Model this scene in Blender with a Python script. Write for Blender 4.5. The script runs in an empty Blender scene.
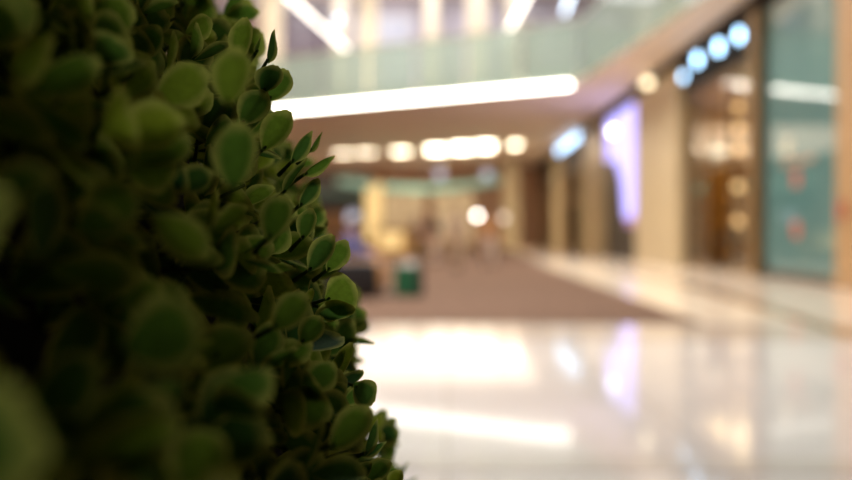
import bpy, bmesh, math, random
import numpy as np
from mathutils import Vector, Matrix

SC = bpy.context.scene
COL = SC.collection
R = math.radians
random.seed(5)
rng = np.random.default_rng(11)

# ---------------------------------------------------------------- camera, world, light, exposure
cd = bpy.data.cameras.new('camera')
cam = bpy.data.objects.new('camera', cd)
COL.objects.link(cam)
cam.location = (0, 0, 1.0)
cam.rotation_euler = (R(90 - 0.36), 0, R(1.5))
cd.sensor_width = 36.0
cd.lens = 33.8
cd.clip_start = 0.02
cd.clip_end = 300
cd.dof.use_dof = True
cd.dof.focus_distance = 0.53
cd.dof.aperture_fstop = 2.45
SC.camera = cam

w = bpy.data.worlds.new('mall_air')
SC.world = w
w.use_nodes = True
w.node_tree.nodes['Background'].inputs[0].default_value = (1.0, 0.86, 0.72, 1)
w.node_tree.nodes['Background'].inputs[1].default_value = 0.0

def area(name, loc, sx, sy, power, color, rot=(0, 0, 0)):
    l = bpy.data.lights.new(name, 'AREA')
    l.shape = 'RECTANGLE'; l.size = sx; l.size_y = sy
    l.energy = power; l.color = color
    o = bpy.data.objects.new(name, l)
    o.location = loc; o.rotation_euler = rot
    COL.objects.link(o)
    return o

# unseen fill lights added over the atrium and the covered parts
area('atrium_fill', (-2, 23, 18), 15, 15, 9300, (1.0, 0.92, 0.84))  # added fill light, stands in for daylight from above
area('far_hall_fill', (-3, 51, 6.8), 16, 16, 1550, (1.0, 0.80, 0.60))  # extra fill added to lift the hall under the bridge
area('upper_hall_fill', (-3, 43, 15.1), 18, 7, 1300, (0.93, 0.93, 1.0))  # fill added for the upper storey
area('walk_fill', (6.7, 19, 6.85), 1.2, 16, 55, (1.0, 0.86, 0.70))  # fill added along the shop walk, no fixture
area('near_floor_fill', (-1.6, 8.0, 6.85), 3.4, 4, 980, (1.0, 0.94, 0.90))  # fill added to brighten the near floor and the hedge edge

SC.view_settings.view_transform = 'Standard'
SC.view_settings.look = 'None'
SC.view_settings.exposure = 0.0
SC.view_settings.gamma = 1.0
SC.view_settings.use_curve_mapping = False
SC.cycles.use_denoising = True
SC.cycles.max_bounces = 8

# ---------------------------------------------------------------- materials
def mat(name, col, rough=0.6, metal=0.0, vary=0.12, scale=6.0, coat=0.0, spec=0.5, bump=0.0):
    m = bpy.data.materials.new(name)
    m.use_nodes = True
    nt = m.node_tree; b = nt.nodes['Principled BSDF']
    b.inputs['Roughness'].default_value = rough
    b.inputs['Metallic'].default_value = metal
    b.inputs['Specular IOR Level'].default_value = spec
    b.inputs['Coat Weight'].default_value = coat
    b.inputs['Coat Roughness'].default_value = 0.04
    tc = nt.nodes.new('ShaderNodeTexCoord')
    n = nt.nodes.new('ShaderNodeTexNoise'); n.inputs['Scale'].default_value = scale
    n.inputs['Detail'].default_value = 4
    nt.links.new(tc.outputs['Object'], n.inputs['Vector'])
    r = nt.nodes.new('ShaderNodeValToRGB')
    lo = tuple(c * (1 - vary) for c in col); hi = tuple(min(1, c * (1 + vary)) for c in col)
    r.color_ramp.elements[0].color = (*lo, 1); r.color_ramp.elements[0].position = 0.3
    r.color_ramp.elements[1].color = (*hi, 1); r.color_ramp.elements[1].position = 0.7
    nt.links.new(n.outputs['Fac'], r.inputs['Fac'])
    nt.links.new(r.outputs['Color'], b.inputs['Base Color'])
    if bump:
        bp = nt.nodes.new('ShaderNodeBump'); bp.inputs['Strength'].default_value = bump
        bp.inputs['Distance'].default_value = 0.02
        nt.links.new(n.outputs['Fac'], bp.inputs['Height'])
        nt.links.new(bp.outputs['Normal'], b.inputs['Normal'])
    return m

def emit(name, col, s):
    m = bpy.data.materials.new(name)
    m.use_nodes = True
    nt = m.node_tree
    for n in list(nt.nodes):
        if n.type == 'BSDF_PRINCIPLED': nt.nodes.remove(n)
    e = nt.nodes.new('ShaderNodeEmission')
    e.inputs[0].default_value = (*col, 1); e.inputs[1].default_value = s
    nt.links.new(e.outputs[0], nt.nodes['Material Output'].inputs[0])
    return m

def glass(name, tint, body, body_share, gloss=0.05):
    """tinted pane: see-through share, cloudy body share, and a mirror-like skin"""
    m = bpy.data.materials.new(name)
    m.use_nodes = True
    nt = m.node_tree
    nt.nodes.remove(nt.nodes['Principled BSDF'])
    t = nt.nodes.new('ShaderNodeBsdfTransparent'); t.inputs[0].default_value = (*tint, 1)
    d = nt.nodes.new('ShaderNodeBsdfDiffuse'); d.inputs[0].default_value = (*body, 1)
    tl = nt.nodes.new('ShaderNodeBsdfTranslucent'); tl.inputs[0].default_value = (*body, 1)
    a = nt.nodes.new('ShaderNodeMixShader'); a.inputs[0].default_value = 0.5
    nt.links.new(d.outputs[0], a.inputs[1]); nt.links.new(tl.outputs[0], a.inputs[2])
    b = nt.nodes.new('ShaderNodeMixShader'); b.inputs[0].default_value = body_share
    nt.links.new(t.outputs[0], b.inputs[1]); nt.links.new(a.outputs[0], b.inputs[2])
    g = nt.nodes.new('ShaderNodeBsdfGlossy'); g.inputs['Roughness'].default_value = gloss
    lw = nt.nodes.new('ShaderNodeLayerWeight'); lw.inputs[0].default_value = 0.5
    pw = nt.nodes.new('ShaderNodeMath'); pw.operation = 'POWER'; pw.inputs[1].default_value = 5.0
    f = nt.nodes.new('ShaderNodeMath'); f.operation = 'MULTIPLY_ADD'; f.inputs[1].default_value = 0.96; f.inputs[2].default_value = 0.04
    nt.links.new(lw.outputs['Facing'], pw.inputs[0]); nt.links.new(pw.outputs[0], f.inputs[0])
    c = nt.nodes.new('ShaderNodeMixShader')
    nt.links.new(f.outputs[0], c.inputs[0])
    nt.links.new(b.outputs[0], c.inputs[1]); nt.links.new(g.outputs[0], c.inputs[2])
    nt.links.new(c.outputs[0], nt.nodes['Material Output'].inputs[0])
    return m

def tile_mat(name, col, grout, size, rough):
    m = bpy.data.materials.new(name)
    m.use_nodes = True
    nt = m.node_tree; b = nt.nodes['Principled BSDF']
    tc = nt.nodes.new('ShaderNodeTexCoord')
    br = nt.nodes.new('ShaderNodeTexBrick')
    br.offset = 0.0
    br.inputs['Color1'].default_value = (*col, 1)
    br.inputs['Color2'].default_value = (*[c * 0.95 for c in col], 1)
    br.inputs['Mortar'].default_value = (*grout, 1)
    br.inputs['Scale'].default_value = 1.0
    br.inputs['Mortar Size'].default_value = 0.006
    br.inputs['Brick Width'].default_value = size
    br.inputs['Row Height'].default_value = size
    nt.links.new(tc.outputs['Object'], br.inputs['Vector'])
    n = nt.nodes.new('ShaderNodeTexNoise'); n.inputs['Scale'].default_value = 1.3; n.inputs['Detail'].default_value = 6
    nt.links.new(tc.outputs['Object'], n.inputs['Vector'])
    mx = nt.nodes.new('ShaderNodeMixRGB'); mx.blend_type = 'MULTIPLY'; mx.inputs[0].default_value = 0.18
    nt.links.new(br.outputs['Color'], mx.inputs[1]); nt.links.new(n.outputs['Fac'], mx.inputs[2])
    nt.links.new(mx.outputs[0], b.inputs['Base Color'])
    b.inputs['Roughness'].default_value = rough
    b.inputs['Specular IOR Level'].default_value = 0.42
    return m

M = {}
M['tile'] = tile_mat('polished_cream_tile', (0.79, 0.745, 0.70), (0.55, 0.49, 0.42), 1.2, 0.07)
M['walk'] = tile_mat('polished_beige_walk', (0.80, 0.68, 0.55), (0.5, 0.4, 0.3), 0.9, 0.12)
M['band'] = mat('beige_stone_band', (0.60, 0.52, 0.43), 0.1, vary=0.08, scale=3)
M['grey_band'] = mat('grey_stone_band', (0.62, 0.57, 0.51), 0.1, vary=0.08, scale=3)
M['inlay'] = mat('bronze_stone_inlay', (0.30, 0.19, 0.09), 0.15, vary=0.2, scale=4)
M['cream_stone'] = mat('cream_stone', (0.86, 0.74, 0.58), 0.14, vary=0.06, scale=2)
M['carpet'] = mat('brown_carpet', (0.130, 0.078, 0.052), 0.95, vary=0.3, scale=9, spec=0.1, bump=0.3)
M['bounce_sheet'] = mat('dark_bounce_sheet', (0.035, 0.026, 0.02), 0.95, vary=0.3, scale=9, spec=0.05)  # for the unseen sheet that soaks up floor bounce
M['trim_dark'] = mat('matt_dark_brown_trim', (0.016, 0.011, 0.008), 0.8, spec=0.1)
M['soffit'] = mat('cream_soffit', (0.86, 0.73, 0.62), 0.6, vary=0.04, scale=1)
M['upper_wall'] = mat('pale_upper_wall', (0.50, 0.48, 0.56), 0.6, vary=0.1, scale=0.6)
M['upper_ceiling'] = mat('pale_upper_ceiling', (0.72, 0.69, 0.72), 0.7, vary=0.05)
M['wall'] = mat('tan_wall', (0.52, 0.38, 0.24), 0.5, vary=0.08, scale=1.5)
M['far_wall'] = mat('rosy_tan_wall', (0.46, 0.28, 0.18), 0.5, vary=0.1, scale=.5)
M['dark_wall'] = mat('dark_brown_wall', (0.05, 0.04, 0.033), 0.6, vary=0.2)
M['tan_stone'] = mat('tan_pillar_stone', (0.52, 0.42, 0.26), 0.45, vary=0.08, scale=1.2)
M['gold_stone'] = mat('golden_pillar_stone', (0.37, 0.225, 0.105), 0.4, vary=0.07, scale=1.2)
M['olive_stone'] = mat('olive_pillar_stone', (0.42, 0.33, 0.18), 0.35, vary=0.1, scale=1.2)
M['cream_pillar'] = mat('cream_pillar_plaster', (0.80, 0.71, 0.54), 0.5, vary=0.04)
M['bronze'] = mat('bronze_metal', (0.26, 0.16, 0.065), 0.4, metal=0.6, vary=0.12)
M['dark_bronze'] = mat('dark_bronze_metal', (0.055, 0.038, 0.024), 0.4, metal=0.4, vary=0.12)
M['black'] = mat('black_metal', (0.015, 0.014, 0.014), 0.4, vary=0.1)
M['teal'] = mat('turquoise_back_painted_glass', (0.09, 0.19, 0.19), 0.03, vary=0.05, scale=0.8, coat=0.3)
M['rail_glass'] = glass('green_rail_glass', (0.84, 0.92, 0.88), (0.45, 0.545, 0.50), 0.52)
M['shop_glass'] = glass('clear_shop_glass', (0.94, 0.93, 0.88), (0.6, 0.6, 0.55), 0.03)
M['steel'] = mat('brushed_steel', (0.55, 0.54, 0.52), 0.3, metal=1.0, vary=0.05)
M['gold_wall'] = mat('golden_brown_panel', (0.46, 0.27, 0.05), 0.5, vary=0.15, scale=2)
M['wood'] = mat('brown_wood', (0.22, 0.11, 0.04), 0.45, vary=0.2, scale=5)
M['honey_wood'] = mat('honey_wood', (0.36, 0.19, 0.05), 0.45, vary=0.2, scale=5)
M['red'] = mat('dull_red', (0.42, 0.10, 0.07), 0.5)
M['orange'] = mat('orange_card', (0.65, 0.22, 0.04), 0.5)
M['yellow'] = mat('yellow_card', (0.7, 0.5, 0.06), 0.5)
M['white'] = mat('white_paint', (0.8, 0.78, 0.74), 0.5, vary=0.03)
M['pale_dot'] = mat('pale_sticker', (0.62, 0.62, 0.50), 0.4)
M['brown_mark'] = mat('brown_sticker', (0.33, 0.22, 0.15), 0.4)
M['green_card'] = mat('green_card', (0.012, 0.10, 0.04), 0.45)
M['black_card'] = mat('black_card', (0.012, 0.012, 0.013), 0.5)
M['tissue'] = mat('white_tissue', (0.75, 0.70, 0.66), 0.8)
M['black_leather'] = mat('black_leather', (0.012, 0.010, 0.010), 0.45, vary=0.2)
M['skin'] = mat('skin', (0.62, 0.36, 0.24), 0.5, vary=0.05)
M['hair'] = mat('dark_brown_hair', (0.05, 0.025, 0.015), 0.5)
M['lavender'] = mat('lavender_blue_cloth', (0.15, 0.15, 0.34), 0.85)
M['tan_cloth'] = mat('tan_cloth', (0.50, 0.25, 0.09), 0.85)
M['beige_cloth'] = mat('beige_cloth', (0.55, 0.42, 0.30), 0.85)
M['pale_cloth'] = mat('pale_pinkish_cloth', (0.66, 0.54, 0.46), 0.85)
M['dark_cloth'] = mat('dark_cloth', (0.03, 0.032, 0.036), 0.85)
M['shoe'] = mat('dark_shoe', (0.03, 0.022, 0.018), 0.5)
M['eye'] = mat('dark_eye', (0.02, 0.014, 0.01), 0.2)
M['lip'] = mat('lip', (0.45, 0.16, 0.13), 0.5)
M['aqua'] = mat('aqua_glass_canopy', (0.20, 0.42, 0.38), 0.5, vary=0.05)
M['soil'] = mat('dark_soil', (0.02, 0.014, 0.01), 0.95, bump=0.5)
M['planter'] = mat('grey_planter', (0.25, 0.24, 0.22), 0.6)
M['twig'] = mat('brown_green_twig', (0.045, 0.075, 0.014), 0.9, scale=80, spec=0.1)
M['core'] = mat('inner_shade_black', (0.004, 0.006, 0.002), 0.95, vary=0.5, scale=30)  # shade inside the hedge put into a near-black colour

M['e_strip'] = emit('warm_white_strip', (1.0, 0.93, 0.82), 14.0)
M['e_panel'] = emit('warm_ceiling_lamp', (1.0, 0.84, 0.60), 15.0)
M['e_upper'] = emit('white_upper_lamp', (1.0, 0.92, 0.80), 5.0)
M['e_cool'] = emit('cool_upper_lamp', (0.70, 0.84, 1.0), 5.0)
M['e_sign'] = emit('cool_sign_letter', (0.42, 0.70, 1.0), 9.0)
M['e_sign_far'] = emit('pale_sign_letter', (0.50, 0.72, 1.0), 8.0)
M['e_screen'] = emit('violet_screen', (0.50, 0.44, 1.0), 2.2)
M['e_screen_pink'] = emit('pink_screen', (0.85, 0.42, 0.62), 0.8)
M['e_spot'] = emit('white_spot_lamp', (0.85, 0.88, 1.0), 12.0)
M['e_globe'] = emit('amber_globe', (1.0, 0.62, 0.28), 3.0)
M['e_down'] = emit('warm_down_lamp', (1.0, 0.82, 0.52), 4.0)
M['e_white_globe'] = emit('white_globe', (1.0, 0.95, 0.86), 12.0)
M['e_soft_globe'] = emit('soft_globe', (1.0, 0.85, 0.70), 1.8)
M['e_lav_globe'] = emit('lavender_globe', (0.85, 0.85, 1.0), 0.9)
M['e_dim'] = emit('dim_pale_globe', (1.0, 0.92, 0.7), 0.7)
M['e_warm_panel'] = emit('amber_backlit_panel', (1.0, 0.66, 0.27), 1.2)
M['e_cream_panel'] = emit('cream_backlit_panel', (1.0, 0.66, 0.34), 0.62)

# ---------------------------------------------------------------- builders
class MB:
    """collects shapes for ONE mesh object"""
    def __init__(s): s.bm = bmesh.new()
    def box(s, x0, x1, y0, y1, z0, z1, bevel=0.0, rot=None):
        r = bmesh.ops.create_cube(s.bm, size=1.0)
        vs = r['verts']
        for v in vs:
            v.co = Vector(((x0 + x1) / 2 + v.co.x * (x1 - x0), (y0 + y1) / 2 + v.co.y * (y1 - y0), (z0 + z1) / 2 + v.co.z * (z1 - z0)))
        if bevel:
            es = list({e for v in vs for e in v.link_edges})
            bmesh.ops.bevel(s.bm, geom=es, offset=bevel, segments=3, affect='EDGES', profile=0.5)
        return s
    def prism(s, pts, z0, z1):
        vs = [s.bm.verts.new((x, y, z0)) for x, y in pts]
        f = s.bm.faces.new(vs)
        r = bmesh.ops.extrude_face_region(s.bm, geom=[f])
        for v in [g for g in r['geom'] if isinstance(g, bmesh.types.BMVert)]: v.co.z = z1
        bmesh.ops.recalc_face_normals(s.bm, faces=s.bm.faces)
        return s
    def bar(s, a, b, hw, z0, z1):
        """upright slab between two plan points, hw = half thickness"""
        a = Vector((a[0], a[1])); b = Vector((b[0], b[1])); d = (b - a).normalized(); n = Vector((-d.y, d.x)) * hw
        return s.prism([tuple(a + n), tuple(a - n), tuple(b - n), tuple(b + n)], z0, z1)
    def tube(s, a, b, r0, r1=None, seg=12):
        a = Vector(a); b = Vector(b); r1 = r0 if r1 is None else r1
        d = b - a
        q = d.to_track_quat('Z', 'Y').to_matrix().to_4x4()
        bmesh.ops.create_cone(s.bm, cap_ends=True, segments=seg, radius1=r0, radius2=r1, depth=d.length,
                              matrix=Matrix.Translation((a + b) / 2) @ q)
        return s
    def ball(s, c, r, sx=1, sy=1, sz=1, seg=20):
        bmesh.ops.create_uvsphere(s.bm, u_segments=seg, v_segments=seg // 2 + 2, radius=r,
                                  matrix=Matrix.Translation(c) @ Matrix.Diagonal((sx, sy, sz, 1)))
        return s
    def lathe(s, prof, c=(0, 0), seg=48):
        rings = []
        for r, z in prof:
            rings.append([s.bm.verts.new((c[0] + r * math.cos(2 * math.pi * k / seg), c[1] + r * math.sin(2 * math.pi * k / seg), z)) for k in range(seg)])
        for i in range(len(rings) - 1):
            for k in range(seg):
                s.bm.faces.new((rings[i][k], rings[i][(k + 1) % seg], rings[i + 1][(k + 1) % seg], rings[i + 1][k]))
        return s
    def build(s, name, m, parent=None, smooth=False):
        bmesh.ops.recalc_face_normals(s.bm, faces=s.bm.faces)
        me = bpy.data.meshes.new(name)
        s.bm.to_mesh(me); s.bm.free()
        me.materials.append(m)
        if smooth:
            for p in me.polygons: p.use_smooth = True
        o = bpy.data.objects.new(name, me)
        COL.objects.link(o)
        if parent: o.parent = parent
        return o

def tag(o, label, cat, group=None, kind=None):
    o['label'] = label; o['category'] = cat
    if group: o['group'] = group
    if kind: o['kind'] = kind
    return o
def thing(name, label, cat, loc=(0, 0, 0), rz=0.0, group=None):
    o = bpy.data.objects.new(name, None)
    o.empty_display_size = 0.1
    o.location = loc; o.rotation_euler = (0, 0, rz)
    COL.objects.link(o)
    return tag(o, label, cat, group)
def struct(o, label=None, cat=None):
    o['kind'] = 'structure'
    if label: o['label'] = label
    if cat: o['category'] = cat
    return o
def copy_tree(o, parent=None):
    c = o.copy(); COL.objects.link(c)
    if parent: c.parent = parent
    for ch in [k for k in bpy.data.objects if k.parent == o]: copy_tree(ch, c)
    return c

# ---------------------------------------------------------------- the setting
ZS = 6.9            # underside of the upper floor
WX = 7.7            # shop wall plane on the right
struct(MB().box(-14, 12, -5, 70, -0.2, 0).build('floor', M['tile']), 'polished cream tile floor of the mall, mirror bright near the hedge', 'floor')
struct(MB().prism([(2.8, 9.1), (7.7, 9.1), (7.7, 68), (4.6, 68), (3.15, 27)], 0, 0.004).build('trim_1', M['walk']), 'beige polished walkway along the shops on the right', 'walkway')
struct(MB().prism([(-14, 7.6), (7.7, 7.6), (7.7, 8.98), (-14, 8.98)], 0, 0.004).build('trim_2', M['band']), 'beige stone band across the floor in front of the carpet', 'floor band')
struct(MB().prism([(-14, 3.38), (7.7, 3.38), (7.7, 3.62), (-14, 3.62)], 0, 0.004).build('trim_3', M['grey_band']), 'narrow greyish stone band crossing the pale tiles nearest the hedge', 'floor band')
struct(MB().prism([(2.9, 9.1), (3.95, 9.1), (4.5, 16), (4.8, 27), (5.6, 58), (4.5, 58), (3.17, 27), (2.97, 14.5)], 0.004, 0.007).build('trim_4', M['cream_stone']), 'pale cream stone strip along the right edge of the brown carpet', 'floor strip')
struct(MB().prism([(3.88, 7.9), (4.15, 7.9), (4.5, 11.3), (4.95, 16), (5.35, 24), (5.2, 24), (4.7, 16), (4.25, 11.3)], 0.007, 0.010).build('trim_5', M['inlay']), 'dark bronze inlay line running along the walkway floor', 'floor inlay')
cp = MB().prism([(-13.5, 9.0), (2.88, 9.0), (2.94, 14.5), (3.13, 27), (4.45, 58), (-13.5, 58)], 0, 0.012).build('carpet', M['carpet'])
tag(cp, 'brown woven carpet laid along the middle of the mall floor', 'carpet')

cn = MB().box(-13.9, 5, -4.9, 2.7, 0, 0.012).build('carpet', M['bounce_sheet'])  # added out of view to keep floor bounce off the hedge
tag(cn, 'unseen dark sheet added under the planter and camera to cut floor bounce', 'carpet')
EDGE = [(7.7, 8), (7.1, 14), (6.1, 22.5), (5.1, 30.8), (-7.7, 37.0), (-14, 40.0)]
struct(MB().prism(EDGE + [(-14, 70), (7.7, 70)], ZS, ZS + 0.4).build('ceiling', M['soffit']), 'cream underside of the upper floor beyond the atrium', 'ceiling')
struct(MB().box(-14, 3, -5, 13, ZS, ZS + 0.4).build('light_block_above', M['dark_wall']), 'dark slab added above the frame to block light on the hedge', 'ceiling')  # unseen slab, added to keep light from above off the hedge
struct(MB().box(-14.4, -14, -5, 70, 0, 15.2).build('wall_left', M['wall']), 'tan left wall of the mall, mostly behind the hedge', 'wall')
struct(MB().box(-14, 12, -5.4, -5, 0, 14).build('light_block_back', M['dark_wall']), 'dark wall added behind the camera to block light', 'wall')  # unseen, added so no light reaches the hedge from behind
struct(MB().box(-14, 12, 68, 68.4, 0, ZS).build('wall_far', M['far_wall']), 'tan far wall closing the mall', 'wall')
# upper storey behind the glass rail
struct(MB().box(-14, 12, 48, 48.4, ZS + .4, 15.2).build('wall_upper', M['upper_wall']), 'pale wall of the upper storey behind the glass rail', 'wall')
struct(MB().prism([(-14, 34), (12, 34), (12, 49), (-14, 49)], 15.2, 15.4).build('ceiling_upper', M['upper_ceiling']), 'pale ceiling of the upper storey', 'ceiling')

# right wall: solid stretches, headers and bases, with shop rooms behind the openings
def wallbox(y0, y1, z0, z1, m, x0=WX, x1=8.1, name='wall_right'):
    return struct(MB().box(x0, x1, y0, y1, z0, z1).build(name, m))
wallbox(-5, 13.0, 0, ZS, M['wall'])
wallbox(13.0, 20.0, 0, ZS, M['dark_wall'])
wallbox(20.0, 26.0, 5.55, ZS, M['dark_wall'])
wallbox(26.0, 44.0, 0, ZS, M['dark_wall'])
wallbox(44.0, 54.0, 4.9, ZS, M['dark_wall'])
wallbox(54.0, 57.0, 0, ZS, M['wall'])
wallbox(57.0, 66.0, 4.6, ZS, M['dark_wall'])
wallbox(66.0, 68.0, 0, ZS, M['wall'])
struct(MB().box(8.1, 12, 19.6, 19.95, 0, 5.5).build('wall_shop', M['gold_wall']))
struct(MB().box(8.1, 12, 29.0, 29.3, 0, 5.5).build('wall_shop', M['gold_wall']))
struct(MB().box(11.7, 12, 19.95, 29.0, 0, 5.5).build('wall_shop', M['gold_wall']))
struct(MB().box(8.1, 12, 19.6, 29.3, 5.5, 5.7).build('ceiling_shop', M['gold_wall']))
struct(MB().box(11.7, 12, 42, 68, 0, 5.5).build('wall_shop', M['gold_wall']))
struct(MB().box(8.1, 11.7, 55.2, 55.6, 0, 5.5).build('wall_shop', M['dark_wall']))
struct(MB().box(8.1, 12, 42, 68, 5.5, 5.7).build('ceiling_shop', M['dark_wall']))
area('shop_lamps', (9.8, 25, 5.4), 2.5, 6, 210, (1.0, 0.72, 0.38))
area('far_shop_lamps', (9.8, 50, 5.4), 2.5, 8, 25, (1.0, 0.74, 0.42))
struct(MB().box(WX - 0.22, WX, 8, 68, 6.45, ZS).build('trim_6', M['trim_dark']), 'dark bronze strip along the top of the shop wall', 'trim')
for n, (y0, y1) in enumerate([(26.1, 31.9), (38.2, 43.9)]):
    struct(MB().box(WX - 0.14, WX, y0, y1, 0, 0.16).build('baseboard_right', M['olive_stone']))

def pillar(x0, x1, y0, y1, z0, z1, m, label):
    t = thing('pillar', label, 'pillar', ((x0 + x1) / 2, (y0 + y1) / 2, z0)); t['kind'] = 'structure'
    hx, hy, h = (x1 - x0) / 2, (y1 - y0) / 2, z1 - z0
    MB().box(-hx, hx, -hy, hy, 0, h, 0.02).build('shaft', m, t)
    MB().box(-hx - .03, hx + .0, -hy - .02, hy + .02, 0, 0.18, 0.01).build('plinth', m, t)
    MB().box(-hx - .03, hx + .0, -hy - .02, hy + .02, h - 0.2, h, 0.01).build('capital', m, t)
    return t
pillar(7.4, WX, 13.0, 15.45, 0.01, 6.44, M['gold_stone'], 'golden stone pillar at the right edge beside the turquoise panel')
pillar(7.45, WX, 26.1, 31.9, 0.01, 6.44, M['tan_stone'], 'broad tan stone pillar lit from above, beside the golden shop')
pillar(7.45, WX, 38.2, 43.9, 0.01, 6.44, M['olive_stone'], 'olive tan stone pillar beyond the violet screen')
pillar(7.5, WX, 54.2, 56.8, 0.01, 6.44, M['tan_stone'], 'narrow tan pillar beyond the white shop sign')
pillar(4.3, 5.5, 61.0, 62.4, 0.013, ZS, M['tan_stone'], 'freestanding tan column at the far end of the carpet')

# upper-storey pillars
for x0, x1, y0, lab in [(-9.0, -8.1, 38.6, 'cream pillar on the upper storey nearest the hedge'),
                        (-6.6, -5.8, 46.6, 'pale tan pillar on the upper storey below the slanting light'),
                        (-4.3, -3.5, 39.5, 'slim cream pillar standing alone behind the glass rail'),
                        (1.1, 2.2, 44.0, 'broad pale pillar on the upper storey in the middle of the rail'),
                        (-1.3, -.5, 46.5, 'pale pillar on the upper storey between two others'),
                        (3.4, 4.2, 46.0, 'pale tan pillar on the upper storey near the rail corner')]:
    pillar(x0, x1, y0, y0 + 0.8, ZS + 0.4, 15.2, M['cream_pillar'], lab)
# dark upper shop windows
def upper_window(x0, x1, z0, z1, m, n):
    t = struct(bpy.data.objects.new('window_%d' % n, None)); COL.objects.link(t); t.location = ((x0 + x1) / 2, 48, z0)
    h = (x1 - x0) / 2
    MB().box(-h, h, -0.05, -0.01, 0, z1 - z0).build('pane', m, t)
    f = MB()
    f.box(-h - .08, -h, -0.12, 0, 0, z1 - z0); f.box(h, h + .08, -0.12, 0, 0, z1 - z0)
    f.box(-h - .08, h + .08, -0.12, 0, z1 - z0, z1 - z0 + .1); f.box(-0.04, 0.04, -0.1, 0, 0, z1 - z0)
    f.build('frame', M['steel'], t)
M['up_dark'] = mat('dark_violet_glass', (0.16, 0.13, 0.16), 0.5)
M['up_brown'] = mat('dusky_brown_glass', (0.30, 0.20, 0.17), 0.5)
M['up_blue'] = mat('pale_blue_glass', (0.50, 0.54, 0.64), 0.5)
upper_window(-10.5, -7.0, 9.5, 14.6, M['up_dark'], 1)
upper_window(-12.9, -11.0, 9.5, 14.6, M['up_brown'], 2)
upper_window(-5.3, -2.2, 9.5, 14.0, M['up_blue'], 3)
upper_window(4.4, 5.4, 9.5, 14.0, M['up_brown'], 4)

# ---------------------------------------------------------------- rails, light strip
def rail(pts, label):
    t = thing('glass_balustrade', label, 'balustrade', (0, 0, 0))
    for a, b in zip(pts[:-1], pts[1:]):
        L = (Vector(a) - Vector(b)).length
        n = max(1, round(L / 2.2))
        for k in range(n):
            p = Vector(a).lerp(Vector(b), k / n + 0.004); q = Vector(a).lerp(Vector(b), (k + 1) / n - 0.004)
            MB().bar(p, q, 0.012, ZS - 0.02, 9.15).build('glass_pane', M['rail_glass'], t)
        MB().bar(a, b, 0.035, 9.15, 9.22).build('handrail', M['steel'], t)
    return t
off = 0.06
rail([(5.1 - off, 30.75 - off), (-7.7, 36.94 - off), (-13.9, 39.9)], 'long pale green glass balustrade above the white light strip')
rail([(7.04, 14), (6.04, 22.5), (5.04, 30.6)], 'pale green glass balustrade of the gallery over the shops')
t = thing('light_strip', 'long glowing white light strip under the upper floor edge', 'light strip', (0, 0, 0))
sp = [Vector((4.76, 31.02)), Vector((-7.68, 37.06)), Vector((-13.9, 40.0))]
dm, hm = MB(), MB()
for a, b in zip(sp[:-1], sp[1:]):
    dm.bar(a, b, 0.06, 6.74, 6.87); hm.bar(a, b, 0.08, 6.87, 6.90)
dm.build('diffuser', M['e_strip'], t); hm.build('housing', M['white'], t)

# ceiling lamps in a row under the far soffit
for k, (x, y, wx, wy) in enumerate([(-7.4, 57, 1.3, .9), (-5.7, 56.2, 1.3, .9), (-3.2, 55.6, 1.2, 1.6), (-0.7, 54.6, 1.35, 3.4), (1.0, 53.6, 1.35, 4), (2.5, 52.6, 1.2, 4), (4.4, 51.7, .6, 2)]):
    nm = ['first', 'second', 'third', 'fourth', 'fifth', 'sixth', 'seventh'][k]
    c = thing('ceiling_lamp', '%s bright warm lamp from the hedge in the far ceiling row' % nm, 'ceiling lamp', (x, y, ZS - 0.06), 0, 'bright lamps across the far ceiling')
    MB().box(-wx / 2, wx / 2, -wy / 2, wy / 2, -0.03, 0.0).build('diffuser', M['e_panel'], c)
    f = MB()
    for sx in (-1, 1): f.box(sx * wx / 2 - .04, sx * wx / 2 + .04, -wy / 2 - .04, wy / 2 + .04, -0.05, 0.06)
    for sy in (-1, 1): f.box(-wx / 2, wx / 2, sy * wy / 2 - .04, sy * wy / 2 + .04, -0.05, 0.06)
    f.build('frame', M['white'], c)

# linear lamps of the upper storey
def linear(a, b, m, label):
    c = thing('linear_lamp', label, 'ceiling lamp', (0, 0, 0), 0, 'linear lamps of the upper storey')
    MB().bar(a, b, 0.075, 11.83, 11.9).build('diffuser', m, c)
    MB().bar(a, b, 0.10, 11.9, 11.96).build('housing', M['white'], c)
    for u in (.1, .9):
        p = Vector(a).lerp(Vector(b), u); MB().tube((p.x, p.y, 11.96), (p.x, p.y, 15.2), .012).build('hanger', M['steel'], c)
linear((-7.3, 36), (-5.8, 47.3), M['e_upper'], 'slanting white ceiling light above the glass rail near the hedge')
linear((3.7, 36), (3.15, 44.5), M['e_upper'], 'slanting warm ceiling light above the middle of the glass rail')
linear((5.6, 36), (5.75, 39.5), M['e_cool'], 'cool white ceiling light above the corner of the rails')
c = thing('spot_lamp', 'small cool spot lamp beside the slanting ceiling light near the hedge', 'ceiling lamp', (-5.45, 40, 11.8))
MB().ball((0, 0, 0), 0.14).build('bulb', M['e_cool'], c, True); MB().tube((0, 0, .1), (0, 0, 3.4), .015).build('hanger', M['steel'], c)

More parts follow.
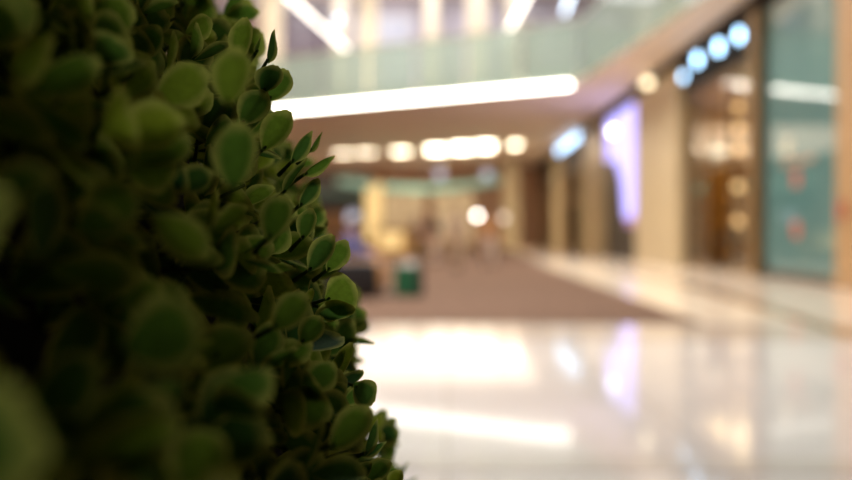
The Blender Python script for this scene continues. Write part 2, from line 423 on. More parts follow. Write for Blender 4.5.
# ---------------------------------------------------------------- right hand shop fronts
t = thing('glass_partition', 'tall turquoise glass panel with two red dots in a dark frame', 'glass panel', (7.62, 17.52, 0.02))
MB().box(0.0, 0.07, -1.82, 1.82, 0.14, 6.4).build('pane', M['teal'], t)
f = MB()
f.box(-0.03, 0.08, -1.90, -1.82, 0, 6.4); f.box(-0.03, 0.08, 1.82, 1.90, 0, 6.4); f.box(-0.03, 0.08, -1.82, 1.82, 0, 0.14)
f.build('frame', M['dark_bronze'], t)
for zz, yy, rr, mm, lb in [(2.20, 0.13, 0.20, M['red'], 'upper red dot'), (1.10, 0.13, 0.20, M['red'], 'lower red dot'), (2.95, 0.58, 0.22, M['pale_dot'], 'pale dot')]:
    d = MB().tube((-0.012, yy, zz), (0.0, yy, zz), rr, seg=28).build('sticker', mm, t); d['label'] = lb
d = MB().box(-0.01, 0, -0.7, 0.9, 2.52, 2.64).build('sticker', M['brown_mark'], t); d['label'] = 'brown stripe'
c = thing('wall_sign', 'small red sign on the golden pillar at the right edge', 'sign', (7.36, 15.15, 1.3))
MB().box(-0.01, 0.01, -0.12, 0.12, 0.0, 0.34, 0.004).build('plate', M['red'], c)
MB().box(-0.02, -0.01, -0.08, 0.08, 0.14, 0.2).build('bar', M['orange'], c)
struct(MB().box(7.42, WX, 19.45, 19.9, 0.01, 6.44).build('trim_7', M['bronze']), 'bronze upright between the turquoise panel and the golden shop', 'trim')

def shop_front(y0, y1, z1, label, door=True):
    t = thing('storefront', label, 'shop front', (7.75, (y0 + y1) / 2, 0.006))
    h = (y1 - y0) / 2
    f = MB()
    for yy in (-h + .05, h - .05, -h / 3, h / 3): f.box(-.05, .05, yy - .05, yy + .05, 0, z1)
    f.box(-.05, .05, -h, h, z1 - .1, z1); f.box(-.05, .05, -h, h, 2.9, 3.0); f.box(-.05, .05, -h, -h / 3, 0, .1); f.box(-.05, .05, h / 3, h, 0, .1)
    f.build('frame', M['bronze'], t)
    MB().box(-.01, .01, -h + .1, -h / 3 - .05, .1, 2.9).build('glass_pane', M['shop_glass'], t)
    MB().box(-.01, .01, h / 3 + .05, h - .1, .1, 2.9).build('glass_pane', M['shop_glass'], t)
    MB().box(-.01, .01, -h + .1, h - .1, 3.0, z1 - .1).build('transom', M['shop_glass'], t)
    return t
shop_front(20.0, 26.0, 5.5, 'bronze framed shop front of the golden shop under the blue sign')
shop_front(44.0, 54.0, 4.88, 'bronze framed shop front under the long white sign')
shop_front(57.0, 66.0, 4.58, 'bronze framed shop front at the far end of the wall')
# glass fascia over the golden shop
c = thing('fascia_board', 'dark glass fascia carrying the blue lit sign above the golden shop', 'glass panel', (7.62, 23.1, 5.6))
M['fascia'] = mat('black_glass', (0.010, 0.011, 0.010), 0.8, spec=0.1)
MB().box(0, 0.05, -2.9, 2.9, 0, .83).build('pane', M['fascia'], c); MB().box(-.02, .06, -2.92, 2.92, -.08, 0).build('rail', M['dark_bronze'], c)

t = thing('shop_sign', 'row of blue white lit letters on the dark fascia above the golden shop', 'sign', (7.40, 22.78, 5.82))
for y, z, s in [(-2.28, 0.24, 1), (-0.75, 0.30, 1.1), (1.1, 0.36, 1.1), (2.5, 0.14, 0.8)]:
    bm = MB()
    # round letter: a ring with a short tail
    seg = 24
    for k in range(seg):
        a0 = 2 * math.pi * k / seg; a1 = 2 * math.pi * (k + 1) / seg
        bm.tube((0, y + .12 * s * math.cos(a0), z + .12 * s * math.sin(a0)), (0, y + .12 * s * math.cos(a1), z + .12 * s * math.sin(a1)), 0.045 * s, seg=6)
    bm.build('letter', M['e_sign'], t)
f = MB().box(0.02, 0.07, -2.55, 2.8, 0.22, 0.34)
for yy in (-2.2, -.7, .9, 2.4): f.box(0.06, 0.225, yy - .03, yy + .03, 0.25, 0.31)
f.build('mount_rail', M['black'], t)

t = thing('hanging_lamp', 'string of amber globes hanging behind the golden shop window', 'lamp', (9.0, 25.0, 0.0))
MB().tube((0, 0, 1.3), (0, 0, 5.5), 0.012).build('cord', M['black'], t)
for z in (4.95, 4.28, 3.65, 2.5, 1.42): MB().ball((0, 0, z), 0.13).build('globe', M['e_globe'], t, True)

t = thing('display_table', 'dark display table in the golden shop window', 'table', (8.6, 24.2, 0.0))
MB().box(-.45, .45, -.8, .8, .82, .9, .01).build('tabletop', M['black'], t)
for sx in (-1, 1):
    for sy in (-1, 1): MB().box(sx * .38 - .04, sx * .38 + .04, sy * .72 - .04, sy * .72 + .04, 0, .82).build('leg', M['black'], t)
MB().box(-.4, .4, -.75, .75, .2, .26).build('shelf', M['black'], t)
for k, (dx, dy, s, lab) in enumerate([(-.1, -.4, .30, 'black handbag at the near end of the shop display table'), (.1, .1, .36, 'tall black handbag in the middle of the shop display table'), (-.05, .52, .26, 'small black handbag at the far end of the shop display table')]):
    g = thing('handbag', lab, 'handbag', (8.6 + dx, 24.2 + dy, .9), 0, 'handbags on the shop display table')
    MB().box(-.08, .08, -s / 2, s / 2, 0, s, .02).build('body', M['black_leather'], g, True)
    h = MB()
    for q in range(8):
        a0 = math.pi * q / 8; a1 = math.pi * (q + 1) / 8
        h.tube((0, .1 * math.cos(a0), s + .12 * math.sin(a0)), (0, .1 * math.cos(a1), s + .12 * math.sin(a1)), .01, seg=6)
    h.build('handle', M['black_leather'], g)
t = thing('shelving', 'tall golden wood shelving against the back of the golden shop', 'shelving', (9.9, 28.7, 0.0), R(90))
for sy in (-1.6, -.5, .5, 1.6): MB().box(-.25, .25, sy - .03, sy + .03, 0, 3.6).build('upright', M['honey_wood'], t)
for z in (.1, .8, 1.5, 2.2, 2.9, 3.57): MB().box(-.25, .25, -1.6, 1.6, z, z + .04).build('shelf', M['honey_wood'], t)
c = thing('poster_light', 'pale round wall light inside the golden shop', 'lamp', (9.4, 28.2, 3.9))
MB().ball((0, 0, 0), .3, 1, .4, 1).build('globe', M['e_dim'], c, True); MB().box(-.1, .1, .1, .4, -.1, .1).build('bracket', M['bronze'], c)

# lamp over tan pillar
for y, lab in [(29.4, 'warm lamp glowing at the top of the broad tan pillar')]:
    c = thing('wall_lamp', lab, 'lamp', (7.3, y, 6.55))
    MB().ball((0, 0, 0), .17, 1, 1.5, .9).build('bulb', M['e_down'], c, True)
    MB().box(.0, .16, -.06, .06, .1, .16).build('bracket', M['bronze'], c)

# violet screen
t = thing('led_screen', 'tall violet glowing screen between the two tan pillars', 'screen', (7.45, 35, 0.0))
s = MB()
pr = [(-2.9, 1.7), (-2.9, 6.3), (2.6, 6.3), (2.6, 4.4), (0.7, 4.4), (-0.6, 3.4), (-1.2, 1.7)]
def yz_prism(s, pr, x0, x1):
    vs = [s.bm.verts.new((x0, y, z)) for y, z in pr]
    f = s.bm.faces.new(vs)
    r = bmesh.ops.extrude_face_region(s.bm, geom=[f])
    for v in [g for g in r['geom'] if isinstance(g, bmesh.types.BMVert)]: v.co.x = x1
    return s
yz_prism(s, pr, 0, .06).build('display', M['e_screen'], t)
MB().box(0, .06, -2.7, -1.5, 1.35, 1.7).build('pink_display', M['e_screen_pink'], t)
yz_prism(MB(), [(-3.0, 0), (-3.0, 6.4), (2.7, 6.4), (2.7, 0)], .07, .2).build('backing', M['black'], t)
c = thing('spot_lamp', 'dazzling white spot lamp on the violet screen', 'lamp', (7.2, 35.0, 5.5))
MB().ball((0, 0, 0), .15, .7, 1, 1).build('bulb', M['e_spot'], c, True); MB().tube((0, 0, 0), (.26, 0, .0), .04).build('arm', M['steel'], c)

# far sign
t = thing('shop_sign', 'long pale blue lit sign high on the wall beyond the olive pillar', 'sign', (7.25, 48.6, 6.25))
for k in range(5):
    y = -3.7 + k * 1.75
    bm = MB(); bm.box(-.03, .03, y - .3, y - .2, 0, .45); bm.box(-.03, .03, y + .2, y + .3, 0, .45); bm.box(-.03, .03, y - .2, y + .2, .18, .28)
    bm.build('letter', M['e_sign_far'], t)
MB().box(.04, .2, -4.4, 4.4, .05, .19).build('mount_rail', M['black'], t)

# display stand with red goods in the far shop
t = thing('display_stand', 'low brown display plinth in the far shop doorway', 'display stand', (8.6, 60, 0.0))
MB().box(-.5, .5, -1.3, 1.3, 0.08, .95, .015).build('body', M['wood'], t); MB().box(-.46, .46, -1.26, 1.26, 0, .08).build('plinth', M['black'], t)
for k in range(6):
    m_, cn = [(M['red'], 'red'), (M['orange'], 'orange'), (M['yellow'], 'yellow')][k % 3]
    h_ = .55 + .3 * (k // 3)
    b = MB().box(-.16, .16, -.3, .3, 0, h_, .01).build('carton', m_)
    b.location = (8.36 + (k // 3) * .46, 59.25 + (k % 3) * .75, .951)
    tag(b, '%s carton in the %s row on the far display plinth' % (cn, ['front', 'back'][k // 3]), 'carton', 'cartons on the far display plinth')

# ---------------------------------------------------------------- far hall: kiosk, canopy, lamps
t = thing('kiosk_canopy', 'curved aqua canopy band hanging across the far hall', 'canopy', (0, 0, 0))
n = 24
inn, out = [], []
for k in range(n + 1):
    u = -1 + 2 * k / n
    inn.append((-1.7 + 4.6 * u, 56 - 9 * u * u)); out.append((-1.7 + 4.9 * u, 56.5 - 9 * u * u))
MB().prism(inn + out[::-1], 4.0, 4.45).build('band', M['aqua'], t)
for k in (2, 8, 12, 16, 22): MB().tube((inn[k][0], inn[k][1] + .2, 4.45), (inn[k][0], inn[k][1] + .2, ZS), .02).build('hanger', M['steel'], t)
t = thing('kiosk_wall', 'tall amber backlit panel standing left of the far kiosk', 'panel', (-4.75, 52, 0.013))
MB().box(-.55, .55, -.08, .08, .6, 4.3).build('lit_panel', M['e_warm_panel'], t)
MB().box(-.6, .6, -.12, .12, 0, .6).build('base', M['honey_wood'], t); MB().box(-.6, .6, -.12, .12, 4.3, 4.4).build('cap', M['honey_wood'], t)
t = thing('kiosk_counter', 'honey wood kiosk counter with a glowing cream front', 'counter', (-2.2, 38, 0.013))
MB().box(-1.2, 1.2, -.4, .4, 0, 1.2).build('body', M['honey_wood'], t)
MB().box(-1.25, 1.25, -.45, .45, 1.2, 1.26).build('worktop', M['wood'], t)
MB().box(-1.0, .1, -.43, -.4, .35, 1.12).build('lit_front', M['e_warm_panel'], t)
t = thing('kiosk_shelf', 'honey wood shelf unit behind the glowing kiosk counter', 'shelf', (-2.2, 40.2, 0.013))
for sx in (-1.2, 0, 1.2): MB().box(sx - .04, sx + .04, -.2, .2, 0, 1.75).build('upright', M['honey_wood'], t)
for z in (.3, .8, 1.3, 1.7): MB().box(-1.2, 1.2, -.2, .2, z, z + .05).build('shelf_board', M['honey_wood'], t)
for x, y, z, r, m_, lab in [(1.75, 46, 2.1, .16, 'e_white_globe', 'bright white globe lamp on a stand in the far hall'),
                            (3.35, 47, 2.0, .20, 'e_soft_globe', 'soft warm globe lamp on a stand beside the tan column')]:
    c = thing('globe_lamp', lab, 'lamp', (x, y, 0.013))
    MB().ball((0, 0, z), r).build('globe', M[m_], c, True); MB().tube((0, 0, .03), (0, 0, z - r + .02), .025).build('pole', M['bronze'], c)
    MB().tube((0, 0, 0), (0, 0, .04), .22, seg=24).build('base', M['bronze'], c)
for x, y, z, r, lab in [(-.5, 58, 5.4, .36, 'pale lavender globe hanging above the middle of the aqua canopy'),
                        (2.9, 58, 5.35, .34, 'pale lavender globe hanging above the end of the aqua canopy'),
                        (-5.9, 50, 2.1, .4, 'pale blue globe hanging low in front of the dark kiosk')]:
    c = thing('pendant_lamp', lab, 'lamp', (x, y, z))
    MB().ball((0, 0, 0), r).build('globe', M['e_lav_globe'], c, True); MB().tube((0, 0, r * .9), (0, 0, ZS - z), .012).build('cord', M['black'], c)
t = thing('dark_kiosk', 'dark kiosk with a turquoise band beside the hedge in the far hall', 'kiosk', (-7.2, 53, 0.013))
MB().box(-1.8, 1.8, 0, 3, 0, 5.2).build('body', M['dark_wall'], t)
MB().box(-1.9, 1.9, -.5, 3.1, 3.5, 3.8).build('awning', M['teal'], t)
MB().box(-1.7, 1.4, -.3, 0, 0, 1.0).build('counter', M['wood'], t)
MB().box(-1.7, 1.0, -.02, 0, 1.3, 2.4).build('opening', M['wood'], t)
# far wall shop fronts with lit windows
for k, (x, wd, lab) in enumerate([(-9, 3.2, 'warm lit far shop window behind the dark kiosk'), (-3.6, 3.4, 'warm lit far shop window behind the amber panel'), (.6, 3.4, 'warm lit far shop window in the middle of the far wall')]):
    t = thing('shop_window', lab, 'shop window', (x, 67.9, 0.0))
    MB().box(-wd / 2, wd / 2, 0, .05, .4, 4.6).build('lit_pane', M['e_cream_panel'], t)
    f = MB()
    for xx in (-wd / 2, 0, wd / 2): f.box(xx - .06, xx + .06, -.08, 0, .0, 4.6)
    f.box(-wd / 2 - .06, wd / 2 + .06, -.08, 0, 4.6, 4.75); f.box(-wd / 2, wd / 2, -.08, .05, 0, .4)
    f.build('frame', M['bronze'], t)

# ---------------------------------------------------------------- furniture by the carpet
t = thing('armchair', 'black leather armchair on the carpet with a person sitting in it', 'armchair', (-1.52, 12.9, 0.012))
MB().box(-.45, .38, -.40, .40, .14, .40, .04).build('seat', M['black_leather'], t, True)
MB().box(-.58, -.36, -.42, .42, .14, .86, .05).build('backrest', M['black_leather'], t, True)
for sy in (-1, 1):
    MB().box(-.5, .44, sy * .48 - .07, sy * .48 + .07, .06, .58, .035).build('armrest', M['black_leather'], t, True)
    for sx in (-.48, .3): MB().box(sx - .03, sx + .03, sy * .42 - .03, sy * .42 + .03, 0, .14).build('leg', M['black'], t)
t = thing('shopping_bag', 'dark green paper bag with black sides standing on the carpet', 'bag', (-.62, 12.9, 0.012))
MB().box(-.23, .13, -.10, .10, 0, .49, .004).build('body', M['green_card'], t)
MB().box(.13, .24, -.10, .10, 0, .48, .004).build('gusset', M['black_card'], t)
MB().box(-.23, .24, -.105, -.10, 0, .03).build('base_band', M['black_card'], t)
for sy in (-1, 1):
    h = MB()
    for q in range(10):
        a0 = math.pi * q / 10; a1 = math.pi * (q + 1) / 10
        h.tube((.09 * math.cos(a0), sy * .09, .48 + .11 * math.sin(a0)), (.09 * math.cos(a1), sy * .09, .48 + .11 * math.sin(a1)), .006, seg=6)
    h.build('handle', M['black_card'], t)
tp = MB()
for k in range(9):
    a = random.uniform(-.16, .1)
    tp.tube((a, random.uniform(-.06, .06), .45), (a + random.uniform(-.05, .05), random.uniform(-.06, .06), .49 + random.uniform(.04, .1)), .05, .015, seg=7)
tp.build('tissue', M['tissue'], t)['label'] = 'white tissue'

# ---------------------------------------------------------------- people
def skin_obj(name, verts, edges, radii, m, parent, root=0, sub=2):
    me = bpy.data.meshes.new(name)
    me.from_pydata([tuple(v) for v in verts], edges, [])
    me.materials.append(m)
    o = bpy.data.objects.new(name, me); COL.objects.link(o)
    sk = o.modifiers.new('Skin', 'SKIN'); sk.use_smooth_shade = True
    if not me.skin_vertices: me.skin_vertices.new()
    sv = me.skin_vertices[0].data
    for i, r in enumerate(radii):
        sv[i].radius = r if isinstance(r, tuple) else (r, r)
        sv[i].use_root = (i == root)
    ss = o.modifiers.new('Sub', 'SUBSURF'); ss.levels = sub; ss.render_levels = sub
    o.parent = parent
    return o

def person(label, loc, rz, J, top_m, leg_m, long_hair=False, group=None):
    """J: joints in local space, facing +X. Builds one body and dresses it."""
    t = thing('person', label, 'person', loc, rz, group)
    V = []; E = []; Rd = []; idx = {}
    def add(n, p, r, par=None):
        idx[n] = len(V); V.append(Vector(p)); Rd.append(r)
        if par is not None: E.append((idx[par], idx[n]))
    P = {k: Vector(v) for k, v in J.items()}
    add('pelvis', P['pelvis'], (.13, .15))
    add('waist', P['pelvis'].lerp(P['chest'], .45), (.11, .14), 'pelvis')
    add('chest', P['chest'], (.12, .17), 'waist')
    up = (P['head'] - P['chest']).normalized()
    add('neckb', P['chest'].lerp(P['head'], .42), .07, 'chest')
    add('neck', P['chest'].lerp(P['head'], .62), .052, 'neckb')
    f = P['face'].normalized() if 'face' in P else Vector((1, 0, 0))
    H = P['head']
    add('jaw', H - up * .055 + f * .025, (.062, .066), 'neck')
    add('skull', H + up * .02, (.085, .078), 'jaw')
    add('crown', H + up * .085, (.062, .058), 'skull')
    for s, k in ((1, 'l'), (-1, 'r')):
        add('sh' + k, P['sh' + k], .065, 'chest'); add('el' + k, P['el' + k], .045, 'sh' + k)
        add('wr' + k, P['wr' + k], .030, 'el' + k)
        fd = (P['wr' + k] - P['el' + k]).normalized()
        pm = P['wr' + k] + fd * .07
        add('pm' + k, pm, (.030, .018), 'wr' + k)
        side = fd.cross(Vector((0, 0, 1)));
        if side.length < .3: side = Vector((1, 0, 0))
        side.normalize(); dn = fd.cross(side).normalized()
        for q, (o_, L) in enumerate([(-.027, .075), (-.009, .085), (.009, .08), (.027, .062)]):
            b0 = pm + side * o_ + fd * .02; b1 = b0 + fd * L * .55 + dn * .008; b2 = b1 + fd * L * .35 + dn * .022
            add('f%d%s' % (q, k), b0, .0095, 'pm' + k); add('g%d%s' % (q, k), b1, .0085, 'f%d%s' % (q, k)); add('h%d%s' % (q, k), b2, .007, 'g%d%s' % (q, k))
        tb = P['wr' + k] + fd * .035 - side * .03
        add('th' + k, tb, .011, 'wr' + k); add('ti' + k, tb + fd * .04 - side * .022, .009, 'th' + k)
        add('hip' + k, P['hip' + k], .095, 'pelvis'); add('kn' + k, P['kn' + k], .062, 'hip' + k)
        add('cf' + k, P['kn' + k].lerp(P['an' + k], .35), .056, 'kn' + k)
        add('an' + k, P['an' + k], .038, 'cf' + k)
    skin_obj('body', V, E, Rd, M['skin'], t)
    # face
    sd = up.cross(f).normalized()
    MB().tube(H + f * .075 + up * .01, H + f * .105 - up * .018, .008, .014, 8).build('nose', M['skin'], t, True)
    for s in (-1, 1):
        MB().ball(H + f * .078 + sd * s * .03 + up * .02, .011).build('eye', M['eye'], t, True)
        MB().ball(H + sd * s * .078 + up * .005 - f * .005, .026, .7, .4, 1.1).build('ear', M['skin'], t, True)
    MB().ball(H + f * .078 - up * .05, .02, .4, 1, .35).build('mouth', M['lip'], t, True)
    # hair: a shell over the back and top of the skull
    hb = MB()
    bmesh.ops.create_uvsphere(hb.bm, u_segments=24, v_segments=16, radius=.108)
    dead = [v for v in hb.bm.verts if v.co.dot(f) > .045 and v.co.dot(up) < .055]
    dead += [v for v in hb.bm.verts if v.co.dot(up) < (-.09 if long_hair else -.05) and v not in dead]
    bmesh.ops.delete(hb.bm, geom=list(set(dead)), context='VERTS')
    for v in hb.bm.verts: v.co += H + up * .028 - f * .010
    if long_hair: hb.tube(H - f * .06 + up * .02, H - f * .075 - up * .2, .075, .05, 14)
    ho = hb.build('hair', M['hair'], t, True)
    so = ho.modifiers.new('Thick', 'SOLIDIFY'); so.thickness = .014
    # shirt
    V2 = []; E2 = []; R2 = []; id2 = {}
    def a2(n, p, r, par=None):
        id2[n] = len(V2); V2.append(p); R2.append(r)
        if par: E2.append((id2[par], id2[n]))
    a2('pelvis', V[idx['pelvis']] + up * .02, (.150, .170)); a2('waist', V[idx['waist']], (.132, .160), 'pelvis')
    a2('chest', V[idx['chest']], (.140, .190), 'waist'); a2('neckb', V[idx['neckb']] - up * .015, .080, 'chest')
    for k in 'lr':
        a2('sh' + k, V[idx['sh' + k]], .082, 'chest'); a2('el' + k, V[idx['el' + k]], .060, 'sh' + k)
        a2('wr' + k, V[idx['el' + k]].lerp(V[idx['wr' + k]], .86), .046, 'el' + k)
    skin_obj('shirt', V2, E2, R2, top_m, t)
    V2 = []; E2 = []; R2 = []; id2 = {}
    a2('pelvis', V[idx['pelvis']] - up * .01, (.148, .166)); a2('w', V[idx['pelvis']].lerp(V[idx['waist']], .5), (.138, .16), 'pelvis')
    for k in 'lr':
        a2('hip' + k, V[idx['hip' + k]], .112, 'pelvis'); a2('kn' + k, V[idx['kn' + k]], .080, 'hip' + k)
        a2('cf' + k, V[idx['cf' + k]], .074, 'kn' + k); a2('an' + k, V[idx['cf' + k]].lerp(V[idx['an' + k]], .88), .062, 'cf' + k)
    skin_obj('trousers', V2, E2, R2, leg_m, t)
    for k in 'lr':
        A = V[idx['an' + k]]
        toe = Vector((1, 0, 0))
        skin_obj('shoe', [A + Vector((-.04, 0, -.035)), A + Vector((.06, 0, -.045)), A + Vector((.16, 0, -.052)), A + Vector((0, 0, .03))],
                 [(0, 1), (1, 2), (0, 3)], [(.045, .045), (.040, .032), (.036, .026), (.048, .048)], M['shoe'], t, sub=1)
    return t

STAND = dict(pelvis=(0, 0, .93), chest=(.0, 0, 1.28), head=(.02, 0, 1.59), hipl=(0, .10, .88), hipr=(0, -.10, .88),
             shl=(0, .19, 1.40), shr=(0, -.19, 1.40), ell=(-.05, .26, 1.12), elr=(.03, -.26, 1.12), wrl=(.06, .27, .89), wrr=(.15, -.25, .90),
             knl=(.10, .10, .49), knr=(-.03, -.10, .49), anl=(.14, .10, .085), anr=(-.20, -.10, .10))
STILL = dict(STAND, knl=(.03, .11, .48), knr=(.02, -.11, .48), anl=(0, .12, .085), anr=(0, -.12, .085), ell=(-.04, .26, 1.13), wrl=(.10, .20, .98), elr=(-.03, -.26, 1.13), wrr=(.18, -.12, 1.05))
SIT = dict(pelvis=(-.12, 0, .53), chest=(-.10, 0, .87), head=(.00, 0, 1.13), hipl=(-.05, .10, .51), hipr=(-.05, -.10, .51),
           shl=(-.10, .19, .97), shr=(-.10, -.19, .97), ell=(.04, .25, .74), elr=(.04, -.25, .74), wrl=(.27, .14, .66), wrr=(.27, -.14, .66),
           knl=(.40, .12, .50), knr=(.42, -.12, .50), anl=(.42, .12, .085), anr=(.45, -.12, .085))
person('person in a lavender top and tan trousers sitting in the black armchair', (-1.47, 12.9, .012), 0, SIT, M['lavender'], M['tan_cloth'])
person('person in a dark jacket standing on the carpet in front of the kiosk counter', (-.38, 26.7, .012), R(150), STILL, M['dark_cloth'], M['pale_cloth'])
person('person in all dark clothes standing close beside the one in the dark jacket', (-.98, 27.5, .012), R(-40), STILL, M['dark_cloth'], M['dark_cloth'])
person('person in beige clothes walking on the carpet in the middle of the hall', (.26, 22, .012), R(-100), STAND, M['beige_cloth'], M['beige_cloth'], True)
person('person in a tan top and pale trousers walking on the carpet near the walkway', (1.25, 24, .012), R(-85), STAND, M['tan_cloth'], M['pale_cloth'])

# ---------------------------------------------------------------- the hedge
def leaf_material():
    m = bpy.data.materials.new('leaf_green_with_pale_margin')
    m.use_nodes = True
    nt = m.node_tree; b = nt.nodes['Principled BSDF']; L = nt.links
    ar = nt.nodes.new('ShaderNodeAttribute'); ar.attribute_name = 'rim'
    at = nt.nodes.new('ShaderNodeAttribute'); at.attribute_name = 'tint'
    base = nt.nodes.new('ShaderNodeValToRGB')
    base.color_ramp.elements[0].color = (0.018, 0.078, 0.012, 1); base.color_ramp.elements[0].position = 0.0
    base.color_ramp.elements[1].color = (0.24, 0.36, 0.014, 1); base.color_ramp.elements[1].position = 1.0
    e = base.color_ramp.elements.new(0.55); e.color = (0.075, 0.190, 0.011, 1)
    L.new(at.outputs['Fac'], base.inputs['Fac'])
    rr = nt.nodes.new('ShaderNodeValToRGB')
    rr.color_ramp.elements[0].position = 0.52; rr.color_ramp.elements[0].color = (0, 0, 0, 1)  # leaf's own pale margin, widened to paint in edge light
    rr.color_ramp.elements[1].position = 1.0; rr.color_ramp.elements[1].color = (0.8, 0.8, 0.8, 1)
    L.new(ar.outputs['Fac'], rr.inputs['Fac'])
    mx = nt.nodes.new('ShaderNodeMixRGB'); mx.inputs[2].default_value = (0.52, 0.56, 0.09, 1)
    L.new(rr.outputs['Color'], mx.inputs[0]); L.new(base.outputs['Color'], mx.inputs[1])
    tc = nt.nodes.new('ShaderNodeTexCoord')
    n = nt.nodes.new('ShaderNodeTexNoise'); n.inputs['Scale'].default_value = 260
    L.new(tc.outputs['Object'], n.inputs['Vector'])
    m2 = nt.nodes.new('ShaderNodeMixRGB'); m2.blend_type = 'MULTIPLY'; m2.inputs[0].default_value = 0.5
    L.new(mx.outputs[0], m2.inputs[1]); L.new(n.outputs['Fac'], m2.inputs[2])
    nt.nodes.remove(b)
    b = nt.nodes.new('ShaderNodeBsdfDiffuse')
    L.new(m2.outputs[0], b.inputs['Color'])
    gl = nt.nodes.new('ShaderNodeBsdfGlossy'); gl.inputs['Roughness'].default_value = 0.6
    skin_mix = nt.nodes.new('ShaderNodeMixShader'); skin_mix.inputs[0].default_value = 0.012
    L.new(b.outputs[0], skin_mix.inputs[1]); L.new(gl.outputs[0], skin_mix.inputs[2])
    bp = nt.nodes.new('ShaderNodeBump'); bp.inputs['Strength'].default_value = 0.25; bp.inputs['Distance'].default_value = 0.001
    L.new(n.outputs['Fac'], bp.inputs['Height']); L.new(bp.outputs['Normal'], b.inputs['Normal'])
    tl = nt.nodes.new('ShaderNodeBsdfTranslucent')
    g = nt.nodes.new('ShaderNodeGamma'); g.inputs[1].default_value = 0.8
    L.new(m2.outputs[0], g.inputs[0]); L.new(g.outputs[0], tl.inputs[0])
    ms = nt.nodes.new('ShaderNodeMixShader'); ms.inputs[0].default_value = 0.38
    L.new(skin_mix.outputs[0], ms.inputs[1]); L.new(tl.outputs[0], ms.inputs[2])
    L.new(ms.outputs[0], nt.nodes['Material Output'].inputs[0])
    return m
M['leaf'] = leaf_material()

def leaf_template(nu, nv, kind='round'):
    """unit leaf: base at the origin, grows along +y to 1, width 1 (scaled later), cupped towards +z"""
    v, rim = [], []
    for i in range(nu):
        u = i / (nu - 1)
        for j in range(nv):
            s = -1 + 2 * j / (nv - 1)
            if kind == 'round': wd = 0.5 * (math.sin(math.pi * (0.03 + 0.955 * u) ** 1.35) ** 0.60)
            else: wd = 0.5 * (math.sin(math.pi * min(1, (0.03 + 0.955 * u) ** 0.95)) ** 0.85)
            x = s * wd
            y = u - (0.04 * s * s if 0.2 < u < .9 else 0)
            z = 0.22 * (x * x) * 2.0 + 0.10 * u * u - 0.03 * math.exp(-(s * 3) ** 2)
            v.append((x, y, z))
            rim.append(max(abs(s) ** 1.2, u ** 3 if u > 0.5 else 0, 0.2))
    f = []
    for i in range(nu - 1):
        for j in range(nv - 1):
            f.append((i * nv + j, i * nv + j + 1, (i + 1) * nv + j + 1, (i + 1) * nv + j))
    return np.array(v), np.array(rim), np.array(f)
T_FINE = leaf_template(9, 7); T_COARSE = leaf_template(4, 3); T_LANCE = leaf_template(9, 7, 'lance')

class LeafMesh:
    def __init__(s): s.v = []; s.f = []; s.rim = []; s.tint = []; s.n = 0
    def leaf(s, T, base, d, nrm, length, width, tint, cup=1.0):
        d = d / np.linalg.norm(d); x = np.cross(d, nrm); x = x / (np.linalg.norm(x) + 1e-9); z = np.cross(x, d)
        v = T[0]
        P = base + np.outer(v[:, 0] * width, x) + np.outer(v[:, 1] * length, d) + np.outer(v[:, 2] * length * cup, z)
        s.v.append(P); s.f.append(T[2] + s.n); s.rim.append(T[1]); s.tint.append(np.full(len(v), tint)); s.n += len(v)
    def build(s, name, m, parent):
        me = bpy.data.meshes.new(name)
        V = np.concatenate(s.v).astype(np.float32); F = np.concatenate(s.f).astype(np.int32)
        me.vertices.add(len(V)); me.vertices.foreach_set('co', V.ravel())
        me.loops.add(len(F) * 4); me.loops.foreach_set('vertex_index', F.ravel())
        me.polygons.add(len(F)); me.polygons.foreach_set('loop_start', np.arange(0, len(F) * 4, 4, dtype=np.int32))
        me.polygons.foreach_set('use_smooth', np.ones(len(F), dtype=bool))
        for nm, dat in (('rim', s.rim), ('tint', s.tint)):
            a = me.attributes.new(nm, 'FLOAT', 'POINT'); a.data.foreach_set('value', np.concatenate(dat).astype(np.float32))
        me.update(calc_edges=True); me.validate()
        me.materials.append(m)
        o = bpy.data.objects.new(name, me); COL.objects.link(o); o.parent = parent
        return o

HC = np.array([-1.49, .545, .51]); HR = 1.5
CAM = np.array([0, 0, 1.0])
hedge = thing('hedge', 'dark green hedge of small rounded leaves with pale margins filling the near left', 'hedge', (HC[0], HC[1], 0))
H0 = np.array([HC[0], HC[1], 0.0])           # parts are laid out relative to the hedge's base

def px(p):
    d = p - CAM
    return 447 + 800 * d[0] / d[1], 235 - 800 * d[2] / d[1]
def at(x, y, D):
    return np.array([(x - 447) / 800 * D, D, 1.0 + (235 - y) / 800 * D])

